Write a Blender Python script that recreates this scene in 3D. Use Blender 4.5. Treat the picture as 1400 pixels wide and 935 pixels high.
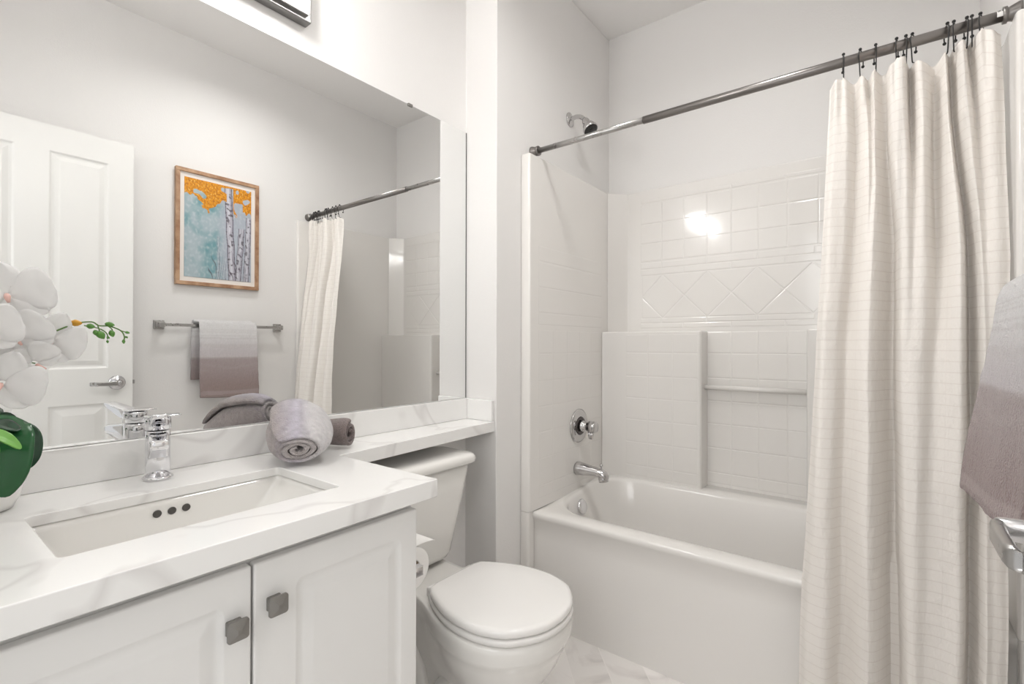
import bpy, bmesh, math, random
from mathutils import Vector, Matrix, noise
random.seed(7)
for o in list(bpy.data.objects): bpy.data.objects.remove(o)
S = bpy.context.scene
COL = S.collection
PI = math.pi
# ------------------------------------------------------------------ camera, world, lights, exposure
cd = bpy.data.cameras.new('camera'); cam = bpy.data.objects.new('camera', cd); COL.objects.link(cam)
cd.sensor_width = 36; cd.lens = 17.268; cd.clip_start = 0.02
Fv = Vector((-0.61180329, 0.79099666, 0.00458491)); Rv = Vector((0.79100894, 0.61180148, 0.00195028)); Uv = Vector((0.00126239, -0.00481989, 0.99998759))
m = Matrix.Identity(4)
for i in range(3): m[i][0] = Rv[i]; m[i][1] = Uv[i]; m[i][2] = -Fv[i]
m[2][3] = 1.15
cam.matrix_world = m
S.camera = cam
S.view_settings.view_transform = 'Standard'; S.view_settings.look = 'None'; S.view_settings.gamma = 1
S.view_settings.use_curve_mapping = False
S.view_settings.exposure = 0.35
W = bpy.data.worlds.new('world'); S.world = W; W.use_nodes = True
W.node_tree.nodes['Background'].inputs[0].default_value = (1, 1, 1, 1)
W.node_tree.nodes['Background'].inputs[1].default_value = .65
def area(name, loc, target, sx, sy, power, color=(1, .995, .985)):
    l = bpy.data.lights.new(name, 'AREA'); l.shape = 'RECTANGLE'; l.size = sx; l.size_y = sy; l.energy = power; l.color = color
    o = bpy.data.objects.new(name, l); COL.objects.link(o); o.location = loc
    o.rotation_euler = (Vector(target) - Vector(loc)).to_track_quat('-Z', 'Y').to_euler(); return o
area('hallway_fill', (-.20, -1.0, 1.8), (-.60, 1.2, 1.5), 1.0, 1.0, 9)  # added fill shining in through the doorway, no lamp known there
FILL_CEIL = 40.0     # emission of the added ceiling fill
LAMP_GLASS = 32.0    # emission of the vanity shades

# room numbers
MX, WX, RX, YF, YR, YB, ZC = -1.380, -1.221, .254, -.10, 1.479, 2.441, 2.812

# ------------------------------------------------------------------ helpers
def mat(name, col=(.8, .8, .8), rough=.5, metal=0., bump=0., bscale=50., coat=0., sheen=0., spec=.5, trans=0., attr=False):
    M = bpy.data.materials.new(name); M.use_nodes = True; nt = M.node_tree; b = nt.nodes['Principled BSDF']
    b.inputs['Base Color'].default_value = (*col, 1); b.inputs['Roughness'].default_value = rough; b.inputs['Metallic'].default_value = metal
    b.inputs['Coat Weight'].default_value = coat; b.inputs['Sheen Weight'].default_value = sheen; b.inputs['Specular IOR Level'].default_value = spec
    b.inputs['Subsurface Weight'].default_value = 0
    tc = nt.nodes.new('ShaderNodeTexCoord')
    n = nt.nodes.new('ShaderNodeTexNoise'); n.inputs['Scale'].default_value = bscale; n.inputs['Detail'].default_value = 4
    nt.links.new(tc.outputs['Object'], n.inputs['Vector'])
    if bump:
        bp = nt.nodes.new('ShaderNodeBump'); bp.inputs['Strength'].default_value = bump; bp.inputs['Distance'].default_value = .002
        nt.links.new(n.outputs['Fac'], bp.inputs['Height']); nt.links.new(bp.outputs['Normal'], b.inputs['Normal'])
    else:
        mr = nt.nodes.new('ShaderNodeMapRange'); mr.inputs['To Min'].default_value = max(0, rough - .03); mr.inputs['To Max'].default_value = rough + .03
        nt.links.new(n.outputs['Fac'], mr.inputs['Value']); nt.links.new(mr.outputs['Result'], b.inputs['Roughness'])
    if attr:
        a = nt.nodes.new('ShaderNodeAttribute'); a.attribute_name = 'Col'; nt.links.new(a.outputs['Color'], b.inputs['Base Color'])
    if trans:
        t = nt.nodes.new('ShaderNodeBsdfTranslucent'); t.inputs['Color'].default_value = (*col, 1)
        mx = nt.nodes.new('ShaderNodeMixShader'); mx.inputs[0].default_value = trans
        out = nt.nodes['Material Output']
        nt.links.new(b.outputs[0], mx.inputs[1]); nt.links.new(t.outputs[0], mx.inputs[2]); nt.links.new(mx.outputs[0], out.inputs[0])
    return M
def emit(name, col, s):
    M = bpy.data.materials.new(name); M.use_nodes = True; b = M.node_tree.nodes['Principled BSDF']
    b.inputs['Base Color'].default_value = (.9, .9, .9, 1); b.inputs['Emission Color'].default_value = (*col, 1); b.inputs['Emission Strength'].default_value = s
    return M
def link(name, me, mt, parent=None, smooth=False, angle=None):
    o = bpy.data.objects.new(name, me); COL.objects.link(o)
    if mt:
        me.materials.append(mt)
    if smooth: me.polygons.foreach_set('use_smooth', [True] * len(me.polygons))
    if parent: o.parent = parent; o.matrix_parent_inverse = Matrix.Translation(-Vector(parent.location)) if parent.type == 'EMPTY' and not parent.get('_local') else Matrix.Identity(4)
    return o
def ob(name, bm, mt, parent=None, smooth=False, bevel=0, seg=3, sub=0, solid=0):
    bmesh.ops.recalc_face_normals(bm, faces=bm.faces)
    me = bpy.data.meshes.new(name); bm.to_mesh(me); bm.free()
    o = link(name, me, mt, parent, smooth)
    if solid: md = o.modifiers.new('s', 'SOLIDIFY'); md.thickness = solid; md.offset = 0
    if bevel:
        md = o.modifiers.new('b', 'BEVEL'); md.width = bevel; md.segments = seg; md.limit_method = 'ANGLE'; md.angle_limit = .6; md.harden_normals = False
        me.polygons.foreach_set('use_smooth', [True] * len(me.polygons))
        md2 = o.modifiers.new('w', 'WEIGHTED_NORMAL'); md2.keep_sharp = False
    if sub: md = o.modifiers.new('u', 'SUBSURF'); md.levels = sub; md.render_levels = sub
    return o
def thing(name, label, cat, loc=(0, 0, 0), group=None):
    o = bpy.data.objects.new(name, None); COL.objects.link(o); o.location = loc; o.empty_display_size = .05
    return tag(o, label, cat, group)
def tag(o, label, cat, group=None):
    o['label'] = label; o['category'] = cat
    if group: o['group'] = group
    return o
def struct(o): o['kind'] = 'structure'; return o
def BM(): return bmesh.new()
def box(bm, x0, x1, y0, y1, z0, z1):
    v = [bm.verts.new((x, y, z)) for x in (x0, x1) for y in (y0, y1) for z in (z0, z1)]
    for f in ((0, 1, 3, 2), (4, 6, 7, 5), (0, 4, 5, 1), (2, 3, 7, 6), (0, 2, 6, 4), (1, 5, 7, 3)): bm.faces.new([v[i] for i in f])
    return bm
def prism(bm, pts, ax, a, b):
    """pts 2d outline, extruded along ax from a to b"""
    def P(p, t):
        return {'x': (t, p[0], p[1]), 'y': (p[0], t, p[1]), 'z': (p[0], p[1], t)}[ax]
    A = [bm.verts.new(P(p, a)) for p in pts]; B = [bm.verts.new(P(p, b)) for p in pts]; n = len(pts)
    bm.faces.new(A); bm.faces.new(B[::-1])
    for i in range(n): bm.faces.new((A[i], A[(i + 1) % n], B[(i + 1) % n], B[i]))
    return bm
def loft(bm, rings, cap=True, closed=True):
    R = [[bm.verts.new(p) for p in r] for r in rings]; n = len(R[0])
    for a, b in zip(R, R[1:]):
        for i in range(n if closed else n - 1):
            try: bm.faces.new((a[i], a[(i + 1) % n], b[(i + 1) % n], b[i]))
            except ValueError: pass
    if cap: bm.faces.new(R[0]); bm.faces.new(R[-1][::-1])
    return R
def frame_of(d):
    d = d.normalized(); u = d.orthogonal().normalized(); return u, d.cross(u)
def cyl(bm, a, b, r0, r1=None, n=32, cap=True):
    a, b = Vector(a), Vector(b); r1 = r0 if r1 is None else r1; u, v = frame_of(b - a)
    return loft(bm, [[p + (u * math.cos(2 * PI * i / n) + v * math.sin(2 * PI * i / n)) * r for i in range(n)] for p, r in ((a, r0), (b, r1))], cap)
def revolve(bm, a, d, prof, n=32, cap=True):
    """prof: list of (distance along d, radius)"""
    a = Vector(a); d = Vector(d).normalized(); u, v = frame_of(d)
    return loft(bm, [[a + d * t + (u * math.cos(2 * PI * i / n) + v * math.sin(2 * PI * i / n)) * max(r, 1e-4) for i in range(n)] for t, r in prof], cap)
def tube(bm, pts, r, n=10, cap=True):
    pts = [Vector(p) for p in pts]; rs = r if isinstance(r, (list, tuple)) else [r] * len(pts)
    T = []
    for i in range(len(pts)):
        T.append((pts[min(i + 1, len(pts) - 1)] - pts[max(i - 1, 0)]).normalized())
    u, v = frame_of(T[0]); rings = []
    for p, t, q in zip(pts, T, rs):
        u = (u - t * u.dot(t)).normalized(); v = t.cross(u)
        rings.append([p + (u * math.cos(2 * PI * i / n) + v * math.sin(2 * PI * i / n)) * q for i in range(n)])
    loft(bm, rings, cap); return bm
def spline(pts, k=8):
    pts = [Vector(p) for p in pts]; out = []
    for i in range(len(pts) - 1):
        p0, p1, p2, p3 = pts[max(i - 1, 0)], pts[i], pts[i + 1], pts[min(i + 2, len(pts) - 1)]
        for j in range(k):
            t = j / k; out.append(.5 * ((2 * p1) + (p2 - p0) * t + (2 * p0 - 5 * p1 + 4 * p2 - p3) * t * t + (3 * p1 - p0 - 3 * p2 + p3) * t ** 3))
    out.append(pts[-1]); return out
def ball(bm, c, r, n=12, sz=1):
    c = Vector(c); rings = []
    for j in range(1, n):
        a = PI * j / n; rings.append([(c.x + r * math.sin(a) * math.cos(2 * PI * i / n), c.y + r * math.sin(a) * math.sin(2 * PI * i / n), c.z + r * sz * math.cos(a)) for i in range(n)])
    loft(bm, rings); return bm
def rrect(x0, x1, y0, y1, r, k=6):
    out = []
    for cx, cy, a0 in ((x1 - r, y1 - r, 0), (x0 + r, y1 - r, PI / 2), (x0 + r, y0 + r, PI), (x1 - r, y0 + r, 3 * PI / 2)):
        for j in range(k + 1):
            a = a0 + PI / 2 * j / k; out.append((cx + r * math.cos(a), cy + r * math.sin(a)))
    return out
def grid(bm, f, nu, nv, cu=False):
    R = [[bm.verts.new(f(i / (nu - 1) if not cu else i / nu, j / (nv - 1))) for i in range(nu)] for j in range(nv)]
    for a, b in zip(R, R[1:]):
        for i in range(nu if cu else nu - 1): bm.faces.new((a[i], a[(i + 1) % nu], b[(i + 1) % nu], b[i]))
    return R
def paint(o, fn):
    me = o.data; ca = me.color_attributes.new('Col', 'FLOAT_COLOR', 'POINT')
    for i, v in enumerate(me.vertices): ca.data[i].color = (*fn(v.co), 1)
def lin(r, g, b): return tuple(((c / 255 + .055) / 1.055) ** 2.4 if c > 10 else c / 3295 for c in (r, g, b))
def nz(x, y=0., z=0.): return noise.noise(Vector((x, y, z)))
def lerp(a, b, t): return a + (b - a) * t
def mix3(a, b, t): return tuple(lerp(p, q, t) for p, q in zip(a, b))
def ss(a, b, x): t = max(0, min(1, (x - a) / (b - a))); return t * t * (3 - 2 * t)

# ------------------------------------------------------------------ materials
PAINT = mat('wall_paint', lin(238, 236, 234), .65, bump=.25, bscale=160)
CEILP = mat('ceiling_paint', lin(246, 244, 242), .8, bump=.25, bscale=120)
TRIM = mat('trim_paint', lin(240, 239, 236), .35)
CAB = mat('cabinet_paint', lin(236, 235, 233), .35)
ACR = mat('white_acrylic', lin(236, 233, 229), .12, coat=.3)
PORC = mat('porcelain', lin(238, 236, 232), .07, coat=.5)
SEATM = mat('seat_plastic', lin(241, 239, 236), .12)
CHROME = mat('chrome', (.82, .82, .84), .06, 1)
FIT = mat('darkened_chrome', (.60, .59, .59), .12, 1)  # chrome darkened to stand in for missing dark reflections
SATIN = mat('brushed_nickel', (.46, .45, .44), .28, 1)
RODM = mat('rod_nickel', (.25, .235, .225), .33, 1)
PEWTER = mat('pewter', (.27, .26, .245), .38, .85)
BLACK = mat('black_metal', (.012, .011, .011), .35)
DARK = mat('dark_rubber', (.02, .02, .02), .5)
PAPER = mat('tissue_paper', lin(245, 243, 240), .9, bump=.2, bscale=300)
GLASSM = mat('mirror_silver', (.86, .865, .86), .0, 1)
for n_ in list(GLASSM.node_tree.nodes):
    if n_.type == 'MAP_RANGE': GLASSM.node_tree.nodes.remove(n_)
GLASSM.node_tree.nodes['Principled BSDF'].inputs['Roughness'].default_value = 0.0

def quartz():
    M = mat('veined_quartz', lin(242, 241, 239), .16); nt = M.node_tree; b = nt.nodes['Principled BSDF']
    tc = nt.nodes.new('ShaderNodeTexCoord'); mp = nt.nodes.new('ShaderNodeMapping'); mp.inputs['Rotation'].default_value = (.3, .4, .9); mp.inputs['Scale'].default_value = (1, 1, 1)
    nt.links.new(tc.outputs['Object'], mp.inputs[0])
    nn = nt.nodes.new('ShaderNodeTexNoise'); nn.inputs['Scale'].default_value = 2.2; nn.inputs['Detail'].default_value = 3; nn.inputs['Distortion'].default_value = .6
    nt.links.new(mp.outputs[0], nn.inputs['Vector'])
    s = nt.nodes.new('ShaderNodeMath'); s.operation = 'SUBTRACT'; s.inputs[1].default_value = .5; nt.links.new(nn.outputs['Fac'], s.inputs[0])
    a = nt.nodes.new('ShaderNodeMath'); a.operation = 'ABSOLUTE'; nt.links.new(s.outputs[0], a.inputs[0])
    r = nt.nodes.new('ShaderNodeValToRGB'); r.color_ramp.elements[0].position = 0; r.color_ramp.elements[0].color = (*lin(228, 226, 224), 1)
    r.color_ramp.elements[1].position = .02; r.color_ramp.elements[1].color = (*lin(243, 242, 240), 1)
    nt.links.new(a.outputs[0], r.inputs[0]); nt.links.new(r.outputs[0], b.inputs['Base Color']); return M
QUARTZ = quartz()
def marble():
    M = mat('marble_tile', lin(232, 226, 222), .2); nt = M.node_tree; b = nt.nodes['Principled BSDF']; L = nt.links
    tc = nt.nodes.new('ShaderNodeTexCoord'); mp = nt.nodes.new('ShaderNodeMapping'); mp.inputs['Rotation'].default_value = (0, 0, math.radians(48)); mp.inputs['Location'].default_value = (.03, .052, 0)
    L.new(tc.outputs['Object'], mp.inputs[0])
    br = nt.nodes.new('ShaderNodeTexBrick'); br.inputs['Scale'].default_value = 1; br.inputs['Brick Width'].default_value = .52; br.inputs['Row Height'].default_value = .13
    br.inputs['Mortar Size'].default_value = .0015; br.inputs['Color1'].default_value = (0, 0, 0, 1); br.inputs['Color2'].default_value = (1, 1, 1, 1); br.inputs['Mortar'].default_value = (.5, .5, .5, 1)
    L.new(mp.outputs[0], br.inputs['Vector'])
    nn = nt.nodes.new('ShaderNodeTexNoise'); nn.inputs['Scale'].default_value = 5; nn.inputs['Detail'].default_value = 6; nn.inputs['Distortion'].default_value = 1.2
    ad = nt.nodes.new('ShaderNodeVectorMath'); ad.operation = 'ADD'; sc = nt.nodes.new('ShaderNodeVectorMath'); sc.operation = 'SCALE'; sc.inputs['Scale'].default_value = 3
    L.new(br.outputs['Color'], sc.inputs[0]); L.new(sc.outputs[0], ad.inputs[1]); L.new(mp.outputs[0], ad.inputs[0]); L.new(ad.outputs[0], nn.inputs['Vector'])
    r = nt.nodes.new('ShaderNodeValToRGB'); e = r.color_ramp.elements; e[0].position = .3; e[0].color = (*lin(214, 210, 207), 1); e[1].position = .52; e[1].color = (*lin(246, 242, 239), 1)
    e2 = r.color_ramp.elements.new(.42); e2.color = (*lin(236, 231, 228), 1)
    L.new(nn.outputs['Fac'], r.inputs[0])
    tone = nt.nodes.new('ShaderNodeMix'); tone.data_type = 'RGBA'; tone.blend_type = 'MULTIPLY'; tone.inputs['Factor'].default_value = 1
    tr = nt.nodes.new('ShaderNodeValToRGB'); tr.color_ramp.elements[0].color = (.88, .88, .87, 1); tr.color_ramp.elements[1].color = (1, 1, 1, 1); L.new(br.outputs['Color'], tr.inputs[0])
    L.new(r.outputs[0], tone.inputs['A']); L.new(tr.outputs[0], tone.inputs['B'])
    mx = nt.nodes.new('ShaderNodeMix'); mx.data_type = 'RGBA'; mx.inputs['B'].default_value = (*lin(240, 236, 232), 1)
    L.new(br.outputs['Fac'], mx.inputs['Factor']); L.new(tone.outputs['Result'], mx.inputs['A']); L.new(mx.outputs['Result'], b.inputs['Base Color']); return M
MARBLE = marble()
def curtain_mat():
    col = lin(252, 247, 241)
    M = mat('crinkled_cotton', col, .85, sheen=.05, trans=.13); nt = M.node_tree; b = nt.nodes['Principled BSDF']; L = nt.links
    uv = nt.nodes.new('ShaderNodeAttribute'); uv.attribute_name = 'UVMap'
    sp = nt.nodes.new('ShaderNodeSeparateXYZ'); L.new(uv.outputs['Vector'], sp.inputs[0])
    def lines(sock, period, width):
        d = nt.nodes.new('ShaderNodeMath'); d.operation = 'DIVIDE'; d.inputs[1].default_value = period; L.new(sock, d.inputs[0])
        f = nt.nodes.new('ShaderNodeMath'); f.operation = 'FRACT'; L.new(d.outputs[0], f.inputs[0])
        c = nt.nodes.new('ShaderNodeMath'); c.operation = 'LESS_THAN'; c.inputs[1].default_value = width / period; L.new(f.outputs[0], c.inputs[0]); return c.outputs[0]
    h = lines(sp.outputs['Y'], .027, .0016); v = lines(sp.outputs['X'], .07, .0014)
    vs = nt.nodes.new('ShaderNodeMath'); vs.operation = 'MULTIPLY'; vs.inputs[1].default_value = .3; L.new(v, vs.inputs[0])
    mx = nt.nodes.new('ShaderNodeMath'); mx.operation = 'MAXIMUM'; L.new(h, mx.inputs[0]); L.new(vs.outputs[0], mx.inputs[1])
    cm = nt.nodes.new('ShaderNodeMix'); cm.data_type = 'RGBA'; cm.inputs['A'].default_value = (*col, 1); cm.inputs['B'].default_value = (*lin(240, 233, 226), 1)
    L.new(mx.outputs[0], cm.inputs['Factor']); L.new(cm.outputs['Result'], b.inputs['Base Color'])
    n1 = nt.nodes.new('ShaderNodeTexNoise'); n1.inputs['Scale'].default_value = 34; n1.inputs['Detail'].default_value = 7; n1.inputs['Roughness'].default_value = .62
    mpp = nt.nodes.new('ShaderNodeMapping'); mpp.inputs['Scale'].default_value = (1.6, 1.0, 1); L.new(uv.outputs['Vector'], mpp.inputs[0]); L.new(mpp.outputs[0], n1.inputs['Vector'])
    sb = nt.nodes.new('ShaderNodeMath'); sb.operation = 'SUBTRACT'; L.new(n1.outputs['Fac'], sb.inputs[0])
    hm = nt.nodes.new('ShaderNodeMath'); hm.operation = 'MULTIPLY'; hm.inputs[1].default_value = .12; L.new(mx.outputs[0], hm.inputs[0]); L.new(hm.outputs[0], sb.inputs[1])
    bp = nt.nodes.new('ShaderNodeBump'); bp.inputs['Strength'].default_value = .8; bp.inputs['Distance'].default_value = .006
    L.new(sb.outputs[0], bp.inputs['Height']); L.new(bp.outputs['Normal'], b.inputs['Normal'])
    return M
CURT = curtain_mat()
TERRY = mat('terry_cloth', (.6, .55, .55), .95, bump=1.0, bscale=300, sheen=.3, attr=True)
for n_ in TERRY.node_tree.nodes:
    if n_.type == 'BUMP': n_.inputs['Distance'].default_value = .006
ARTM = mat('painted_canvas', (.5, .5, .5), .55, bump=.3, bscale=90, attr=True)
def wood():
    M = mat('light_wood', lin(176, 136, 104), .45); nt = M.node_tree; b = nt.nodes['Principled BSDF']; L = nt.links
    tc = nt.nodes.new('ShaderNodeTexCoord'); mp = nt.nodes.new('ShaderNodeMapping'); mp.inputs['Scale'].default_value = (60, 12, 12); L.new(tc.outputs['Object'], mp.inputs[0])
    n = nt.nodes.new('ShaderNodeTexNoise'); n.inputs['Scale'].default_value = 1.5; n.inputs['Detail'].default_value = 5; L.new(mp.outputs[0], n.inputs['Vector'])
    r = nt.nodes.new('ShaderNodeValToRGB'); r.color_ramp.elements[0].position = .3; r.color_ramp.elements[0].color = (*lin(140, 98, 70), 1); r.color_ramp.elements[1].position = .65; r.color_ramp.elements[1].color = (*lin(196, 160, 128), 1)
    L.new(n.outputs['Fac'], r.inputs[0]); L.new(r.outputs[0], b.inputs['Base Color']); return M
WOOD = wood()
LEAF = mat('glossy_leaf', lin(38, 92, 52), .22, bump=.15, bscale=30)
LEAFD = mat('dark_leaf', lin(28, 66, 42), .25, bump=.15, bscale=30)
LEAFL = mat('light_leaf', lin(120, 178, 84), .35)
STEM = mat('green_stem', lin(92, 128, 62), .4)
BUD = mat('green_bud', lin(88, 138, 60), .3)
BUDY = mat('yellow_bud', lin(206, 150, 40), .35)
PETAL = mat('white_petal', (.97, .965, .96), .6, trans=.5)
LIP = mat('pink_lip', lin(232, 190, 180), .5)
POTM = mat('white_ceramic', lin(240, 238, 235), .18)
BLUE = mat('blue_reflection', lin(96, 132, 200), .35)  # tint for a blue reflection on chrome, unused

# ------------------------------------------------------------------ the setting
struct(ob('floor', box(BM(), -1.5, .4, -.22, 2.56, -.1, 0), MARBLE))
struct(ob('ceiling', box(BM(), -1.5, .4, -.22, 2.56, ZC, ZC + .1), CEILP))
bm = BM(); prism(bm, [(-1.5, -.22), (MX - .005, -.22), (MX - .005, YR), (WX, YR), (WX, 2.56), (-1.5, 2.56)], 'z', 0, ZC)
struct(ob('wall_left', bm, PAINT, bevel=.004, seg=2))
struct(ob('wall_right', box(BM(), RX, .4, -.22, 2.56, 0, ZC), PAINT))
struct(ob('wall_back', box(BM(), WX, RX, YB, 2.56, 0, ZC), PAINT))
bm = BM(); box(bm, MX - .005, -.72, -.22, YF, 0, ZC); box(bm, -.72, .14, -.22, YF, 2.13, ZC); box(bm, .14, RX, -.22, YF, 0, ZC)
struct(ob('wall_front', bm, PAINT))
bm = BM(); box(bm, -.79, -.72, YF, YF + .014, 0, 2.20); box(bm, -.72, .125, YF, YF + .014, 2.13, 2.20)
struct(ob('trim_1', bm, TRIM, bevel=.004))
bm = BM(); box(bm, MX - .005, MX + .009, .745, YR, 0, .085); struct(ob('baseboard_left', bm, TRIM, bevel=.004))
bm = BM(); box(bm, WX, WX + .012, YR, 1.63, 0, .085); struct(ob('baseboard_side', bm, TRIM, bevel=.004))
struct(ob('baseboard_right', box(BM(), RX - .012, RX, -.08, 1.63, 0, .085), TRIM, bevel=.004))

# open door, standing parallel to the right wall; only seen in the mirror
def raised_panel(bm, face, y0, y1, z0, z1, d, w, sgn, r=0, k=5, inner=.004):
    """moulded panel on plane x=face: outline rings stepping in. sgn = direction out of the surface"""
    q = .6 if r > .01 else 1.
    prof = [(0, 0), (.003, -.0015 * q), (.008, -.006 * q), (.013, -.007 * q), (.018, -.0068 * q), (w, -.0012), (w + .003, -.0005)]
    rings = []
    for off, dz in prof:
        rr = max(r - off * .4, .0012); rings.append([(face + sgn * dz, p[0], p[1]) for p in rrect(y0 + off, y1 - off, z0 + off, z1 - off, rr, k)])
    R = [[bm.verts.new(p) for p in rg] for rg in rings]; n = len(R[0])
    for a, b in zip(R, R[1:]):
        for i in range(n): bm.faces.new((a[i], a[(i + 1) % n], b[(i + 1) % n], b[i]))
    bm.faces.new(R[-1]); return R[0]
def slab_with_panels(y0, y1, z0, z1, xb, xf, panels, sgn, r):
    """solid slab with the front face (x=xf) carrying moulded panels"""
    bm = BM(); outs = []
    for (a, b, c, d_, w, dd) in panels: outs.append(raised_panel(bm, xf, a, b, c, d_, dd, w, sgn, r))
    ring = [bm.verts.new((xf, y, z)) for y, z in ((y0, z0), (y1, z0), (y1, z1), (y0, z1))]
    edges = [bm.edges.new((ring[i], ring[(i + 1) % 4])) for i in range(4)]
    for R in outs:
        for i in range(len(R)):
            e = bm.edges.get((R[i], R[(i + 1) % len(R)])); edges.append(e)
    bmesh.ops.triangle_fill(bm, use_beauty=True, use_dissolve=False, edges=edges)
    back = [bm.verts.new((xb, y, z)) for y, z in ((y0, z0), (y1, z0), (y1, z1), (y0, z1))]
    bm.faces.new(back)
    for i in range(4): bm.faces.new((ring[i], ring[(i + 1) % 4], back[(i + 1) % 4], back[i]))
    return bm
DX = .130
pl = []
for a, b in ((.142, .347), (.453, .660)):
    pl += [(a, b, 1.035, 1.99, .034, .004), (a, b, .20, .875, .045, .004)]
dbm = slab_with_panels(-.085, .753, .012, 2.10, DX + .035, DX, pl, -1, .002)
door = struct(ob('door_1', dbm, TRIM))
bm = BM(); revolve(bm, (DX, .692, .966), (-1, 0, 0), [(0, .033), (.006, .033), (.011, .028), (.014, .012), (.045, .011), (.048, .009)], 40)
hd = ob('door_rosette', bm, mat('satin_chrome', (.60, .60, .61), .25, 1), door, smooth=True)
bm = BM(); rings = []
for cx_, cy_, nx_, ny_, th, hh_ in ((.121, .6945, 0, 1, .0085, .0115), (.098, .6945, 0, 1, .0085, .0125), (.088, .694, .25, .97, .0085, .0130), (.0835, .6895, .75, .66, .0075, .0130), (.0825, .68, 1, .05, .0058, .0125),
        (.0820, .65, 1, 0, .0052, .0118), (.0822, .615, 1, 0, .0052, .0112), (.0835, .6005, .9, -.43, .0054, .0110), (.088, .5955, .4, -.92, .0054, .0110), (.096, .5945, 0, -1, .0054, .0110), (.108, .5945, 0, -1, .0054, .0108)):
    rings.append([(cx_ + nx_ * p[0], cy_ + ny_ * p[0], .965 + p[1] * .84) for p in rrect(-th, th, -hh_, hh_, .0035, 3)])
loft(bm, rings); ob('door_lever', bm, SATIN, door, smooth=True)
bm = BM(); box(bm, DX + .006, DX + .029, .753, .7545, .935, .997); box(bm, DX + .012, DX + .024, .754, .765, .957, .975)
ob('door_latch', bm, SATIN, door)
for z in (.25, 1.05, 1.85):
    bm = BM(); cyl(bm, (DX + .038, -.092, z - .045), (DX + .038, -.092, z + .045), .007, n=12); ob('door_hinge', bm, SATIN, door, smooth=True)

# unseen ceiling fill, added to brighten floor, counter and toilet lid
cl = thing('ceiling_fill', 'added unseen fill light on the ceiling between the toilet and the bathtub', 'lamp', (-.42, 1.2, ZC))
bm = BM(); revolve(bm, (-.42, 1.2, ZC), (0, 0, -1), [(0, .16), (.085, .16), (.085, .152), (.02, .152), (.02, .01)], 40); ob('fill_base', bm, SATIN, cl, smooth=True, bevel=0)
bm = BM(); revolve(bm, (-.42, 1.2, ZC - .02), (0, 0, -1), [(.002, .15), (.012, .148), (.016, .10), (.017, .004)], 40)
ob('fill_disc', bm, emit('fill_diffuser', (1, .99, .975), FILL_CEIL), cl, smooth=True)

# ------------------------------------------------------------------ wall mirror
bm = BM(); box(bm, MX - .005, MX, -.09, YR - .006, .9315, 2.0162)
wm = ob('wall_mirror', bm, GLASSM); tag(wm, 'large frameless wall mirror above the vanity backsplash', 'mirror')
bm = BM(); box(bm, MX - .004, MX + .0005, YR - .006, YR - .002, .9315, 2.016); ob('mirror_edge', bm, mat('mirror_edge_grey', (.12, .12, .12), .4), wm)
bm = BM(); box(bm, MX - .004, MX + .004, 1.168, 1.188, 2.010, 2.020); ob('mirror_clip', bm, PEWTER, wm, bevel=.001)

# ------------------------------------------------------------------ vanity cabinet
CF = -.83      # door face
vc = thing('vanity_cabinet', 'white two-door vanity cabinet under the quartz countertop', 'cabinet', (-1.1, .3, 0))
bm = BM()
box(bm, MX - .004, -.852, -.098, .735, .09, .12); box(bm, MX - .004, -.852, .719, .735, .0, .808); box(bm, MX - .004, -.852, -.098, -.082, .0, .808)
box(bm, -.87, -.852, -.082, .719, .775, .808); box(bm, -.92, -.905, -.082, .719, 0, .09); box(bm, MX - .004, MX + .01, -.082, .719, .12, .808)
ob('cabinet_body', bm, CAB, vc, bevel=.0015, seg=2)
def cab_door(y0, y1, pa, pb, top):
    b = slab_with_panels(y0, y1, .105, .787, -.851, CF, [(pa, pb, .165, top, .034, .003)], 1, .016)
    return ob('door', b, CAB, vc, bevel=.004, seg=3)
dl = cab_door(-.07, .3775, -.01, .337, .738); dr = cab_door(.3815, .732, .452, .690, .738)
def knob(y, z, door_):
    b = BM(); x = CF
    revolve(b, (x, y, z), (1, 0, 0), [(.003, .0075), (.008, .0062), (.018, .0065)], 20)
    loft(b, [[(x + t, y + p[0], z + p[1]) for p in rrect(-q, q, -q, q, .002, 3)] for t, q in ((0, .0115), (.003, .0115), (.0045, .009))])
    o1 = ob('knob', b, PEWTER, door_, smooth=True); o1['label'] = 'square pewter knob'
    b = BM(); rings = []
    for t, s, r in ((.013, .0125, .004), (.016, .0160, .004), (.020, .0162, .005), (.0265, .0035, .0005), (.0268, .001, .0004)):
        rings.append([(x + t, y + p[0], z + p[1]) for p in rrect(-s, s, -s, s, r, 4)])
    loft(b, rings); 
    bmesh.ops.recalc_face_normals(b, faces=b.faces)
    me = bpy.data.meshes.new('k'); b.to_mesh(me); b.free()
    bb = BM(); bb.from_mesh(o1.data); bb.from_mesh(me); bb.to_mesh(o1.data); bb.free()
    o1.data.polygons.foreach_set('use_smooth', [True] * len(o1.data.polygons))
    o1.data.set_sharp_from_angle(angle=.30)
    return o1
knob(.349, .700, dl); knob(.413, .713, dr)

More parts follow.
